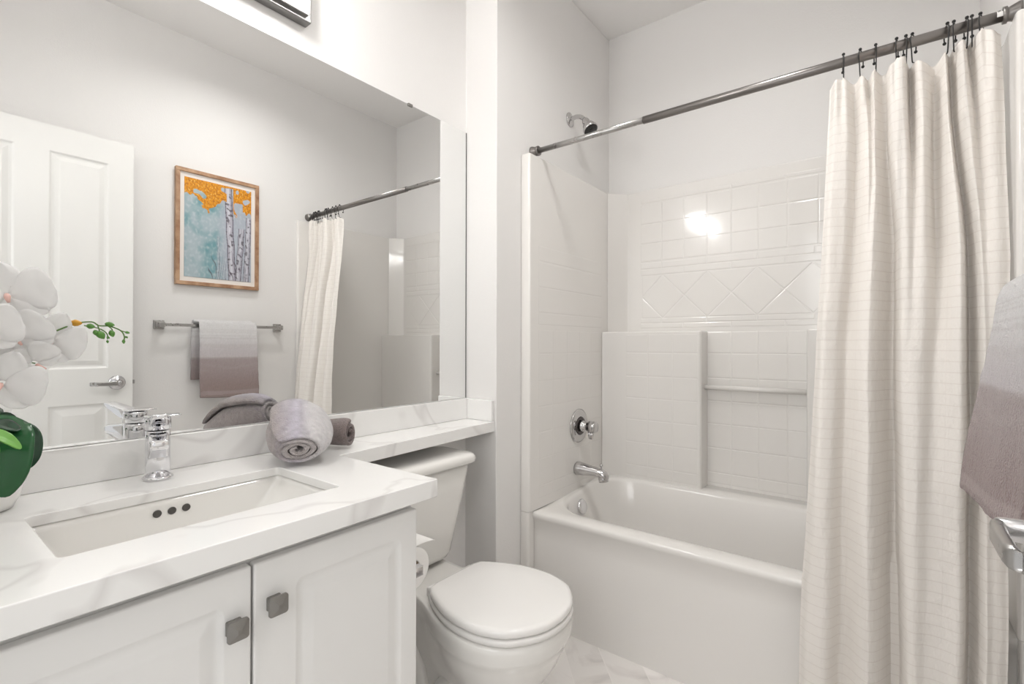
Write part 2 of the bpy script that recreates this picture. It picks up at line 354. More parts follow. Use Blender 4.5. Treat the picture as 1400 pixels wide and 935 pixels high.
# countertop: one slab with the narrow ledge running behind the toilet
ct = thing('countertop', 'white veined quartz vanity top with narrow ledge running over the toilet', 'countertop', (-1.1, .3, .80))
SX0, SX1, SY0, SY1 = -1.187, -.924, .157, .602
def slab_outline(z):
    return [(MX + .0005, -.099, z), (-.8041, -.099, z), (-.8041, .7692, z), (-1.185, .7692, z), (-1.229, YR - .001, z), (MX + .0005, YR - .001, z)]
bm = BM()
hole = rrect(SX0, SX1, SY0, SY1, .012, 4)
pocket = [(SX0 - .05, SY0 - .08), (SX1 + .05, SY0 - .08), (SX1 + .05, SY1 + .06), (SX0 - .05, SY1 + .06)]
def loop_(pts, z): v = [bm.verts.new((p[0], p[1], z)) for p in pts]; return v, [bm.edges.new((v[i], v[(i + 1) % len(v)])) for i in range(len(v))]
so = [(p[0], p[1]) for p in slab_outline(0)]
oT, eoT = loop_(so, .8487); oB, eoB = loop_(so, .809); hT, ehT = loop_(hole, .8487); hB, ehB = loop_(hole, .829); pT, epT = loop_(pocket, .829); pB, epB = loop_(pocket, .809)
for es in (eoT + ehT, eoB + epB, epT + ehB): bmesh.ops.triangle_fill(bm, use_beauty=True, use_dissolve=False, edges=es)
for a, b in ((oT, oB), (hT, hB), (pT, pB)):
    for i in range(len(a)): bm.faces.new((a[i], a[(i + 1) % len(a)], b[(i + 1) % len(a)], b[i]))
ob('quartz_slab', bm, QUARTZ, ct, bevel=.0022, seg=3)
bm = BM(); box(bm, MX + .0005, -1.363, -.099, YR - .001, .849, .9305); ob('backsplash', bm, QUARTZ, ct, bevel=.002)
bm = BM(); box(bm, -1.363, -1.231, YR - .016, YR - .001, .849, .9305); ob('side_splash', bm, QUARTZ, ct, bevel=.002)

# undermount sink
sk = thing('bathroom_sink', 'white rectangular undermount sink set into the quartz top', 'sink', (-1.05, .38, .70))
bm = BM()
def sring(z, ix0, ix1, iy0, iy1, r): return [(x, y, z) for x, y in rrect(SX0 - .004 + ix0, SX1 + .004 - ix1, SY0 - .004 + iy0, SY1 + .004 - iy1, r, 6)]
rings = [sring(.8258, -.02, -.02, -.02, -.02, .03), sring(.8258, 0, 0, 0, 0, .02), sring(.815, .001, .002, .003, .004, .02), sring(.745, .008, .02, .045, .055, .03),
         sring(.722, .014, .035, .058, .07, .035), sring(.712, .03, .055, .08, .09, .04), sring(.707, .11, .11, .18, .18, .04)]
loft(bm, rings, cap=False); bm.verts.ensure_lookup_table(); bm.faces.new(bm.verts[-len(rings[0]):])
ob('basin', bm, PORC, sk, smooth=True, solid=.006)
bm = BM()
for y in (.351, .377, .403):
    revolve(bm, (-1.1850, y, .803), (1, 0, -.12), [(0, .0078), (.0022, .0076), (.0028, .0065)], 24)
oh = ob('overflow_holes', bm, mat('overflow_dark', (.09, .085, .08), .35, .4), sk, smooth=True)
bm = BM(); revolve(bm, (-1.06, .38, .7085), (0, 0, 1), [(0, .031), (.002, .031), (.004, .026), (.003, .02), (.003, .004)], 32); ob('drain', bm, CHROME, sk, smooth=True)

# faucet
fx, fy, fz = -1.300, .386, .849
fc = thing('sink_faucet', 'chrome single-lever faucet behind the sink', 'faucet', (fx, fy, fz))
def oval(cx, cy, rx, ry, n=40): return [(cx + rx * math.cos(2 * PI * i / n), cy + ry * math.sin(2 * PI * i / n)) for i in range(n)]
bm = BM(); loft(bm, [[(x, y, z) for x, y in oval(fx, fy, a, a * .92)] for z, a in ((.8495, .031), (.853, .031), (.856, .028), (.8565, .024))]); ob('base_plate', bm, CHROME, fc, smooth=True)
bm = BM(); loft(bm, [[(x, y, z) for x, y in oval(fx, fy, a, a)] for z, a in ((.855, .0235), (.90, .0232), (.94, .0232), (.956, .0235), (.957, .020))]); ob('faucet_body', bm, CHROME, fc, smooth=True)
def frot(x, y, a):
    a = math.radians(a); return (fx + (x - fx) * math.cos(a) - (y - fy) * math.sin(a), fy + (x - fx) * math.sin(a) + (y - fy) * math.cos(a))
bm = BM()
rr = []
for x, zt, zb, hw in ((-1.30, .9545, .885, .019), (-1.275, .9545, .900, .0185), (-1.245, .952, .917, .018), (-1.212, .949, .926, .017), (-1.204, .946, .930, .0155)):
    rr.append([(*frot(x, fy + p[0], -15), p[1]) for p in rrect(-hw, hw, zb, zt, .006, 4)])
loft(bm, rr); ob('spout', bm, CHROME, fc, smooth=True)
bm = BM(); loft(bm, [[(x, y, z) for x, y in oval(fx, fy, a, a)] for z, a in ((.959, .021), (.9595, .0245), (.982, .0245), (.9845, .023), (.985, .01))]); ob('handle_cap', bm, CHROME, fc, smooth=True)
bm = BM(); rr = []
for x, z0, z1, hw in ((-1.316, .964, .984, .017), (-1.30, .964, .986, .019), (-1.265, .969, .992, .0165), (-1.225, .983, .999, .0145), (-1.198, .993, 1.003, .0135), (-1.194, .995, 1.002, .012)):
    rr.append([(*frot(x, fy + p[0], -15), p[1]) for p in rrect(-hw, hw, z0, z1, .0025, 3)])
loft(bm, rr); ob('lever', bm, CHROME, fc, smooth=True)
bm = BM(); loft(bm, [[(x, y, z) for x, y in rrect(fx - .02 - g, fx + .02 + g, fy - .024 - g, fy + .042 + g, .010, 5)] for z, g in ((.9865, -.001), (.987, 0), (.9895, 0), (.990, -.001))]); ob('top_plate', bm, CHROME, fc, smooth=True)

# ------------------------------------------------------------------ vanity light
vl = thing('vanity_light', 'brushed metal vanity light bar mounted high above the mirror', 'lamp', (MX, .4, 2.16))
GL = emit('lit_glass', (1, .99, .975), LAMP_GLASS)
bm = BM(); box(bm, MX - .004, MX + .028, .02, .779, 2.092, 2.235); ob('back_plate', bm, mat('plate_metal', (.25, .245, .24), .35, 1), vl, bevel=.003)
bm = BM(); box(bm, MX + .028, MX + .040, .035, .765, 2.105, 2.112); box(bm, MX + .028, MX + .040, .035, .765, 2.214, 2.222); ob('rail', bm, CHROME, vl, bevel=.002)
for y in (.16, .40, .64):
    bm = BM(); cyl(bm, (MX + .028, y, 2.165), (MX + .075, y, 2.165), .014, n=20); ar = ob('lamp_arm', bm, SATIN, vl, smooth=True)
    bm = BM(); revolve(bm, (MX + .09, y, 2.135), (0, 0, 1), [(0, .02), (.004, .03), (.05, .038), (.11, .046), (.112, .042)], 32)
    ob('lamp_glass', bm, GL, vl, smooth=True)

# ------------------------------------------------------------------ tub and shower unit
SL, SB, SR = -1.175, 2.41, .208
tu = thing('tub_shower_unit', 'white one-piece bathtub and shower surround with moulded tile pattern', 'bathtub', (-.48, 2.0, 0))
bm = BM()
n_ = 24
def rimz(y): return .456 + .031 * ss(1.8, 2.28, y)
def rr3(x0, x1, y0, y1, r, z, k=8):
    return [(x, y, rimz(y) if z is None else z) for x, y in rrect(x0, x1, y0, y1, r, k)]
rings = [rr3(SL - .045, SR + .045, 1.681, 2.43, .002, 0.0), rr3(SL - .045, SR + .045, 1.681, 2.43, .002, .35), rr3(SL - .045, SR + .045, 1.681, 2.43, .002, .415),
         rr3(SL - .045, SR + .045, 1.669, 2.43, .004, .43)]
top_out = [(x, y, rimz(y) - .008) for x, y in rrect(SL - .045, SR + .045, 1.666, 2.43, .004, 8)]; rings.append(top_out)
rings.append([(x, y, rimz(y)) for x, y in rrect(SL - .04, SR + .04, 1.674, 2.425, .004, 8)])
rings.append([(x, y, rimz(y)) for x, y in rrect(-1.162, .192, 1.742, 2.302, .19, 8)])
rings.append([(x, y, rimz(y) - .004) for x, y in rrect(-1.152, .182, 1.752, 2.292, .185, 8)])
rings.append([(x, y, rimz(y) - .016) for x, y in rrect(-1.145, .172, 1.760, 2.284, .18, 8)])
rings.append(rr3(-1.115, .13, 1.775, 2.265, .17, .33)); rings.append(rr3(-1.085, .05, 1.79, 2.25, .16, .19)); rings.append(rr3(-1.06, -.02, 1.81, 2.23, .15, .13))
rings.append(rr3(-1.01, -.10, 1.85, 2.19, .12, .10)); rings.append(rr3(-.85, -.3, 1.96, 2.08, .05, .095))
R = loft(bm, rings, cap=False); bm.faces.new(R[-1])
ob('tub_basin', bm, ACR, tu, bevel=0, smooth=True)
tu.children[-1].data.set_sharp_from_angle(angle=1.0) if hasattr(tu.children[-1].data, 'set_sharp_from_angle') else None
# side panels with front flange
bm = BM(); prism(bm, [(WX + .0005, 1.637), (SL - .010, 1.637), (SL - .001, 1.641), (SL, 1.652), (SL, 1.72), (SL, 2.43), (WX + .0005, 2.43)], 'z', .458, 1.939)
prism(bm, [(WX + .0005, 1.637), (SL - .012, 1.637), (SL - .005, 1.643), (SL - .005, 1.68), (WX + .0005, 1.68)], 'z', .0, .458)
ob('side_panel', bm, ACR, tu, bevel=.004)
bm = BM(); prism(bm, [(RX - .0005, 1.637), (.240, 1.637), (.234, 1.641), (.232, 1.652), (.232, 1.80), (SR, 1.90), (SR, 2.43), (RX - .0005, 2.43)], 'z', .458, 1.939)
prism(bm, [(RX - .0005, 1.637), (.242, 1.637), (.236, 1.643), (.236, 1.68), (RX - .0005, 1.68)], 'z', .0, .458)
ob('side_panel', bm, ACR, tu, bevel=.004)
bm = BM(); prism(bm, [(SL + .0005, 2.330), (-1.095, SB), (.128, SB), (SR - .0005, 2.330), (SR - .0005, 2.44), (SL + .0005, 2.44)], 'z', .47, 1.939)
ob('back_panel', bm, ACR, tu, bevel=.004)
for s in (0, 1):
    f = (lambda x: x) if s == 0 else (lambda x: (SL + SR) - x)
    bm = BM(); prism(bm, [(f(SL + .0005), 2.268), (f(-1.087), 2.31), (f(-.700), 2.31), (f(-.692), 2.318), (f(-.692), SB + .01), (f(SL + .0005), SB + .01)], 'z', .478, 1.214)
    ob('corner_column', bm, ACR, tu, bevel=.006)
bm = BM(); cyl(bm, (-.694, 2.368, .952), (-.273, 2.368, .952), .0115, n=24); ob('grab_bar', bm, ACR, tu, smooth=True)
tu.children[-1]['label'] = 'white horizontal grab bar'
# moulded tile relief: each field one mesh of slightly raised tiles with sloping edges
def relief(polys, P, d=.0016, e=.0035, g=.0012):
    """polys in panel coordinates; P maps (a,b,height) to space"""
    b = BM()
    for pts in polys:
        c = Vector((sum(p[0] for p in pts) / len(pts), sum(p[1] for p in pts) / len(pts))); n = len(pts)
        def inset(k):
            out = []
            for i in range(n):
                p0, p1, p2 = Vector(pts[i - 1]), Vector(pts[i]), Vector(pts[(i + 1) % n])
                d1 = (p1 - p0).normalized(); d2 = (p2 - p1).normalized(); n1 = Vector((-d1.y, d1.x)); n2 = Vector((-d2.y, d2.x))
                bis = (n1 + n2); q = bis / (1 + n1.dot(n2)) * k
                s = 1 if (c - p1).dot(bis) > 0 else -1
                out.append(p1 + q * s)
            return out
        r0 = [b.verts.new(P(p.x, p.y, -.001)) for p in inset(g)]; r1 = [b.verts.new(P(p.x, p.y, d * .75)) for p in inset(g + e * .45)]; r2 = [b.verts.new(P(p.x, p.y, d)) for p in inset(g + e)]
        for A, B in ((r0, r1), (r1, r2)):
            for i in range(n): b.faces.new((A[i], A[(i + 1) % n], B[(i + 1) % n], B[i]))
        b.faces.new(r2)
    return b
def rect(a0, a1, b0, b1): return [(a0, b0), (a1, b0), (a1, b1), (a0, b1)]
xs = [-1.09, -1.025, -.913, -.802, -.693, -.585, -.471, -.356, -.242, -.13, -.015, .10]
polys = []
for z0, z1 in ((1.572, 1.665), (1.665, 1.765), (1.765, 1.868)):
    for i in range(1, len(xs) - 1): polys.append(rect(xs[i], xs[i + 1], z0, z1))
for k, (z0, z1) in enumerate(((1.872, 1.892), (1.535, 1.568), (1.502, 1.535), (1.258, 1.284), (1.232, 1.258))):
    xx = [-1.025 + (.11 if k % 2 else 0) + .22 * i for i in range(6)]
    if k % 2: xx = [-1.025] + xx[:-1] + [.10]
    else: xx[-1] = .10
    for a, b_ in zip(xx, xx[1:]):
        if b_ - a > .03: polys.append(rect(a, b_, z0, z1))
zm, hh = 1.392, .1085
cxs = [-1.017 + .216 * i for i in range(6)]
for i, c in enumerate(cxs[:-1]):
    a, b_ = c, cxs[i + 1]; mid = (a + b_) / 2
    polys.append([(mid - .108, zm), (mid, zm - hh), (mid + .108, zm), (mid, zm + hh)])
    polys.append([(a, zm), (mid, zm + hh), (mid - .216, zm + hh)] if i else [(a, zm), (mid, zm + hh), (a, zm + hh)])
    polys.append([(a, zm), (mid - .216, zm - hh), (mid, zm - hh)] if i else [(a, zm), (a, zm - hh), (mid, zm - hh)])
zr = [.50, .552, .667, .779, .886, .994, 1.110, 1.212]
for i in range(4, len(xs) - 4):
    for a, b_ in zip(zr, zr[1:]): polys.append(rect(xs[i], xs[i + 1], a, b_))
o_ = ob('tile_relief', relief(polys, lambda a, b, h: (a, SB - h, b)), ACR, tu)
polys = []
bx = [-1.06, -.945, -.822, -.706]
for a, b_ in zip(zr, zr[1:]):
    for c, d_ in zip(bx, bx[1:]): polys.append(rect(c, d_, a, min(b_, 1.200)))
o_ = ob('tile_relief', relief(polys, lambda a, b, h: (a, 2.31 - h, b), d=.0009, e=.004), ACR, tu)
polys = []
ys = [1.70 + .1135 * i for i in range(6)]
for a, b_ in zip(zr, zr[1:]):
    for c, d_ in zip(ys, ys[1:]): polys.append(rect(c, d_, a, b_))
for z0, z1 in ((1.232, 1.284), (1.284, 1.392), (1.392, 1.50), (1.502, 1.568)): 
    polys.append(rect(1.70, 2.27, z0, z1))
o_ = ob('tile_relief', relief(polys, lambda a, b, h: (SL + h, a, b), d=.0007, e=.004), ACR, tu)
# overflow plate
bm = BM(); revolve(bm, (-1.128, 1.985, .405), (1, 0, .25), [(0, .034), (.006, .034), (.010, .030), (.011, .012), (.0105, .004)], 36); ob('overflow_plate', bm, CHROME, tu, smooth=True)

# shower head
sh = thing('showerhead', 'small chrome shower head on a curved arm above the surround', 'shower head', (WX, 2.03, 2.22))
bm = BM(); revolve(bm, (WX + .0003, 2.028, 2.226), (1, 0, 0), [(0, .034), (.003, .034), (.009, .024), (.013, .014), (.014, .010)], 36); ob('escutcheon', bm, FIT, sh, smooth=True)
bm = BM(); tube(bm, spline([(WX + .008, 2.028, 2.226), (WX + .035, 2.028, 2.231), (WX + .062, 2.028, 2.222), (WX + .086, 2.028, 2.200)], 8), .0105, 18); ob('shower_arm', bm, FIT, sh, smooth=True)
d_ = Vector((.52, -.10, -.85)); a_ = Vector((WX + .080, 2.028, 2.207))
bm = BM(); revolve(bm, a_, d_, [(0, .012), (.008, .016), (.018, .018), (.026, .017), (.040, .026), (.060, .034), (.072, .0355), (.074, .033)], 36); ob('spray_shell', bm, FIT, sh, smooth=True)
bm = BM(); revolve(bm, a_ + d_.normalized() * .0735, d_, [(0, .033), (.002, .032), (.004, .024), (.0035, .016), (.007, .010), (.007, .002)], 36); ob('spray_face', bm, mat('spray_face_black', (.015, .015, .016), .25), sh, smooth=True)
# shower valve
vv = thing('shower_valve', 'chrome round shower valve with knob handle on surround wall', 'shower valve', (SL, 2.06, .765))
vy, vz = 2.034, .766
bm = BM(); revolve(bm, (SL + .0012, vy, vz), (1, 0, 0), [(0, .079), (.004, .079), (.009, .070), (.010, .050), (.0105, .03), (.012, .028)], 48); ob('valve_plate', bm, FIT, vv, smooth=True)
bm = BM(); revolve(bm, (SL + .011, vy, vz), (1, 0, 0), [(0, .044), (.004, .042), (.005, .034), (.003, .03)], 40); ob('dial_ring', bm, mat('dial_dark', (.10, .09, .09), .25, .9), vv, smooth=True)
bm = BM()
for k in range(9):
    a0 = PI * 1.02 + k * .09; p = Vector((SL + .0162, vy + math.cos(a0) * .038 * -1, vz + math.sin(a0) * .038)); box(bm, p.x - .0006, p.x + .0006, p.y - .003, p.y + .003, p.z - .003, p.z + .003)
ob('temperature_mark', bm, mat('red_mark', lin(190, 60, 45), .4), vv); vv.children[-1]['label'] = 'red temperature mark'
bm = BM(); revolve(bm, (SL + .012, vy, vz), (1, 0, 0), [(0, .026), (.02, .025), (.022, .0205), (.045, .0205), (.047, .027), (.078, .027), (.082, .024), (.083, .004)], 36); ob('valve_handle', bm, FIT, vv, smooth=True)
bm = BM(); loft(bm, [[(SL + .062 + p[0], vy + .008 + p[1], z) for p in rrect(-hw, hw, -hy, hy, .003, 3)] for z, hw, hy in ((vz - .02, .014, .008), (vz - .045, .011, .007), (vz - .058, .009, .006))]); ob('handle_lever', bm, FIT, vv, smooth=True)
# tub spout
ts = thing('tub_spout', 'chrome tub spout with diverter pull on the surround wall', 'spout', (SL, 2.02, .57))
bm = BM(); rings = []
for t, r, dz, sx in ((0, .033, 0, 1), (.012, .034, 0, 1), (.03, .031, 0, 1), (.07, .0255, -.001, 1), (.105, .023, -.002, 1), (.13, .0235, -.006, 1), (.148, .022, -.014, 1), (.158, .014, -.02, 1), (.160, .004, -.022, 1)):
    rings.append([(SL + .0012 + t, 2.020 + r * math.cos(2 * PI * i / 32), .568 + dz + r * .92 * math.sin(2 * PI * i / 32)) for i in range(32)])
loft(bm, rings); revolve(bm, (SL + .135, 2.02, .558), (.15, 0, -1), [(0, .02), (.02, .021), (.032, .0215), (.033, .018), (.03, .016), (.026, .004)], 28); ob('spout_body', bm, FIT, ts, smooth=True)
bm = BM(); revolve(bm, (SL + .128, 2.02, .580), (0, 0, 1), [(0, .004), (.012, .0035), (.016, .007), (.022, .0075), (.025, .003)], 18); ob('diverter_knob', bm, FIT, ts, smooth=True)

# ------------------------------------------------------------------ toilet
TY = 1.106
tl = thing('toilet', 'white two-piece toilet with closed lid under the quartz ledge', 'toilet', (-1.02, TY, 0))
def outline(hp, z, K=22, yc=TY):
    """closed ring from half profile points (x, halfwidth), resampled"""
    pts = spline([(p[0], p[1], 0) for p in hp], 8); L = [0]
    for a, b in zip(pts, pts[1:]): L.append(L[-1] + (b - a).length)
    out = []; j = 0
    for k in range(K + 1):
        s = L[-1] * k / K
        while j < len(L) - 2 and L[j + 1] < s: j += 1
        t = (s - L[j]) / max(L[j + 1] - L[j], 1e-9); out.append(pts[j].lerp(pts[j + 1], t))
    ring = [(p.x, yc + max(p.y, 0), z) for p in out] + [(p.x, yc - max(p.y, 0), z) for p in out[-2:0:-1]]
    return ring
rim = [(-.690, 0), (-.701, .075), (-.746, .145), (-.79, .174), (-.852, .190), (-.94, .184), (-1.02, .156), (-1.08, .128), (-1.14, .112), (-1.22, .115), (-1.33, .118), (-1.345, .09), (-1.347, 0)]
def scl(hp, cx, sx, sy, dx=0): return [(cx + (x - cx) * sx + dx, h * sy) for x, h in hp]
low = [(-.86, 0), (-.865, .04), (-.88, .067), (-.91, .084), (-.95, .092), (-1.0, .092), (-1.05, .095), (-1.10, .09), (-1.16, .09), (-1.22, .092), (-1.28, .09), (-1.30, .06), (-1.305, 0)]
mid = [(-.790, 0), (-.797, .050), (-.82, .082), (-.85, .102), (-.89, .113), (-.94, .114), (-1.0, .105), (-1.06, .095), (-1.12, .085), (-1.2, .085), (-1.28, .088), (-1.31, .07), (-1.315, 0)]
def blend(a, b, t): return [(lerp(p[0], q[0], t), lerp(p[1], q[1], t)) for p, q in zip(a, b)]
rings = [outline(scl(rim, -1.0, .93, .88), .394), outline(scl(rim, -1.0, .985, .975), .395), outline(scl(rim, -1.0, 1.0, 1.0), .389), outline(scl(rim, -1.0, 1.002, 1.005), .375), outline(scl(rim, -1.0, .998, .995), .352),
         outline(blend(rim, mid, .02), .345), outline(blend(rim, mid, .10), .335), outline(blend(rim, mid, .17), .315), outline(blend(rim, mid, .40), .265), outline(blend(rim, mid, .72), .215), outline(mid, .175), outline(blend(mid, low, .55), .125),
         outline(low, .075), outline(scl(low, -1.05, 1.01, 1.02), .035), outline(scl(low, -1.05, 1.06, 1.14), .022), outline(scl(low, -1.05, 1.07, 1.16), .0)]
bm = BM(); loft(bm, rings)
for s in (-1, 1):
    tube(bm, spline([(-.96, TY + s * .07, .22), (-1.02, TY + s * .085, .155), (-1.06, TY + s * .085, .10), (-1.12, TY + s * .082, .10), (-1.16, TY + s * .08, .17), (-1.20, TY + s * .078, .24), (-1.26, TY + s * .075, .25), (-1.28, TY + s * .072, .12)], 5), .040, 16)
ob('toilet_bowl', bm, PORC, tl, smooth=True)
# seat and lid
lid = [(-.687, 0), (-.699, .073), (-.748, .145), (-.79, .170), (-.852, .1845), (-.94, .177), (-1.02, .146), (-1.066, .119), (-1.079, .106), (-1.082, .08), (-1.082, .05), (-1.082, .02), (-1.082, 0)]
bm = BM(); loft(bm, [outline(scl(lid, -.9, .96, .95), .397), outline(scl(lid, -.9, 1.0, 1.0), .399), outline(scl(lid, -.9, 1.006, 1.008), .406), outline(scl(lid, -.9, 1.0, 1.0), .4135), outline(scl(lid, -.9, .96, .96), .415)])
ob('toilet_seat', bm, SEATM, tl, smooth=True)
bm = BM(); loft(bm, [outline(scl(lid, -.9, .95, .95), .4175), outline(scl(lid, -.9, .992, .992), .419), outline(scl(lid, -.9, 1.0, 1.0), .425), outline(scl(lid, -.9, .995, .995), .4325), outline(scl(lid, -.9, .975, .97), .4375), outline(scl(lid, -.9, .93, .92), .4395), outline(scl(lid, -.9, .6, .6), .4405), outline(scl(lid, -.9, .2, .2), .441)])
ob('toilet_lid', bm, SEATM, tl, smooth=True)
for s in (-1, 1):
    bm = BM(); box(bm, -1.105, -1.07, TY + s * .075 - .022, TY + s * .075 + .022, .395, .424); ob('seat_hinge', bm, SEATM, tl, bevel=.006)
bm = BM(); rings = []
for z, xf, hw, r in ((.405, -1.235, .130, .05), (.412, -1.222, .145, .058), (.43, -1.214, .153, .06), (.55, -1.200, .173, .055), (.65, -1.190, .19, .05), (.73, -1.184, .203, .045)):
    rings.append([(x, y, z) for x, y in rrect(-1.362, xf, TY - hw, TY + hw, r, 8)])
loft(bm, rings); tk = ob('toilet_tank', bm, PORC, tl, smooth=True)
bm = BM(); rings = []
for z, g in ((.729, -.006), (.731, .006), (.736, .011), (.748, .0115), (.757, .008), (.763, .001), (.766, -.012), (.767, -.03)):
    rings.append([(x, y, z) for x, y in rrect(-1.364, -1.178 + g, TY - .208 - g, TY + .208 + g, .042, 8)])
loft(bm, rings); ob('tank_lid', bm, PORC, tl, smooth=True)
bm = BM(); revolve(bm, (-1.188, TY - .15, .69), (1, 0, 0), [(0, .014), (.008, .014), (.01, .008)], 20); tube(bm, [(-1.176, TY - .15, .69), (-1.170, TY - .15, .69), (-1.166, TY - .12, .688), (-1.166, TY - .07, .683)], .006, 12); ob('flush_lever', bm, CHROME, tl, smooth=True)
bm = BM(); tube(bm, spline([(MX, .87, .16), (-1.33, .87, .16), (-1.32, .88, .20), (-1.32, .97, .36), (-1.32, .98, .41)], 6), .005, 8); revolve(bm, (MX - .004, .87, .16), (1, 0, 0), [(0, .022), (.006, .02), (.008, .008), (.04, .008)], 16)
ob('water_supply', bm, CHROME, tl, smooth=True)

# toilet paper and holder on the cabinet side
ph = thing('paper_holder', 'chrome toilet paper holder on the side of the vanity cabinet', 'paper holder', (-.94, .735, .61))
bm = BM(); box(bm, -.912, -.885, .7355, .741, .588, .622); box(bm, -.908, -.889, .741, .805, .596, .620); ob('bracket', bm, CHROME, ph, bevel=.002)
bm = BM(); cyl(bm, (-.905, .794, .606), (-1.03, .794, .606), .008, n=16); ob('spindle', bm, CHROME, ph, smooth=True)
tp = thing('toilet_paper_roll', 'white toilet paper roll hanging beside the vanity cabinet', 'toilet paper', (-.96, .794, .606))
bm = BM(); N = 48; xs2 = (-1.012, -.914)
ro, ri = .0515, .021
prof = [(xs2[0], ri), (xs2[0], ro), (xs2[1], ro), (xs2[1], ri)]
RR = [[bm.verts.new((x, .794 + r * math.cos(2 * PI * i / N), .606 + r * math.sin(2 * PI * i / N))) for i in range(N)] for x, r in prof]
for k in range(4):
    a, b_ = RR[k], RR[(k + 1) % 4]
    for i in range(N): bm.faces.new((a[i], a[(i + 1) % N], b_[(i + 1) % N], b_[i]))
ob('paper_roll', bm, PAPER, tp, smooth=False, bevel=.002, seg=2)
bm = BM(); grid(bm, lambda u, v: (-1.012 + .098 * u, .790 + .075 * v, .658 + .004 * math.sin(v * 2.2) - .006 * v * v), 5, 14); ob('loose_sheet', bm, PAPER, tp, smooth=True, solid=.0008)
bm = BM(); revolve(bm, (-1.01, .794, .606), (1, 0, 0), [(0, .0205), (.094, .0205), (.094, .019), (0, .019)], 32, cap=False); ob('cardboard_core', bm, mat('cardboard', lin(150, 130, 108), .9), tp, smooth=True)

# ------------------------------------------------------------------ shower rod, hooks, curtain
RY, RZ = 1.719, 1.9735
rd = thing('curtain_rod', 'brushed nickel tension shower rod spanning wall to wall', 'curtain rod', (-.48, RY, RZ))
bm = BM(); cyl(bm, (WX + .03, RY, RZ), (-.70, RY, RZ), .0112, n=28); ob('inner_tube', bm, SATIN, rd, smooth=True)
bm = BM(); revolve(bm, (-.722, RY, RZ), (1, 0, 0), [(0, .0112), (.001, .0137), (.942, .0137), (.943, .010)], 28); ob('outer_tube', bm, RODM, rd, smooth=True)
for a, s in ((WX + .0003, 1), (RX - .0003, -1)):
    bm = BM(); revolve(bm, (a, RY, RZ), (s, 0, 0), [(0, .024), (.006, .023), (.022, .017), (.026, .0165), (.026, .020), (.034, .020), (.034, .012)], 32); ob('end_cap', bm, RODM, rd, smooth=True)
bm = BM(); rr = []
for x in (.2085, .2235): rr.append([(x, RY + .0139 * math.sin(a) * -1, RZ + .0139 * math.cos(a)) for a in [(.1 + 1.9 * i / 12) for i in range(13)]])
loft(bm, rr, cap=False, closed=False); lb = ob('sticker', bm, mat('white_sticker', lin(240, 238, 235), .6), rd, smooth=True); lb['label'] = 'white sticker'
bm = BM()
for a in (.75, 1.0):
    for x in (.2105, .2125, .2145, .2175, .2195): box(bm, x, x + .0012, RY - .01405 * math.sin(a) - .0004, RY - .01405 * math.sin(a) + .0002, RZ + .01405 * math.cos(a) - .0012, RZ + .01405 * math.cos(a) + .0012)
ob('sticker_print', bm, BLACK, lb)
hx = [-.111, -.069, -.036, .012, .030, .047, .115, .130, .153, .164, .181]
words = ['leftmost', 'second from left', 'third from left', 'fourth from left', 'fifth from left', 'sixth from left', 'sixth from right, second of its cluster', '', '', '', '']
ordn = ['first', 'second', 'third', 'fourth', 'fifth', 'sixth', 'seventh', 'eighth', 'ninth', 'tenth', 'eleventh']
hz = [1.920, 1.917, 1.922, 1.930, 1.930, 1.917, 1.921, 1.935, 1.937, 1.938, 1.948]
def hookmesh():
    b = BM(); pts = []
    r = .0182
    pts += [Vector((0, r * .2, -.055)), Vector((0, -.004, -.057)), Vector((0, -.008, -.052))]
    pts += [Vector((0, -r * .75, -.02)), Vector((0, -r, -.004))]
    for k in range(1, 9): a = PI * k / 8; pts.append(Vector((0, -r * math.cos(a), r * math.sin(a) * .95)))
    pts += [Vector((0, r, -.012)), Vector((0, r * .9, -.02))]
    tube(b, spline(pts, 3), .0016, 8); return b
proto = thing('curtain_hook', 'x', 'hook', (0, 0, 0), 'curtain hooks on the shower rod')
proto['_local'] = 1
ob('hook_wire', hookmesh(), BLACK, proto, smooth=True)
for p in ((0, -.006, .0200), (0, .0160, -.022)):
    ob('hook_ball', ball(BM(), p, .0042), BLACK, proto, smooth=True)
for i, x in enumerate(hx):
    if i == 0: h = proto
    else:
        h = proto.copy(); COL.objects.link(h)
        for ch in proto.children:
            c = ch.copy(); COL.objects.link(c); c.parent = h; c.matrix_parent_inverse = Matrix.Identity(4)
    h.location = (x, RY, RZ); h.rotation_euler = (0, 0, math.radians([8, -14, 10, -8, 12, -20, 12, -12, 8, -6, -18][i]))
    h['label'] = 'black ball-tipped curtain hook, %s from the left on the shower rod' % ordn[i]
for o in [o for o in bpy.data.objects if o.get('_local')]: del o['_local']

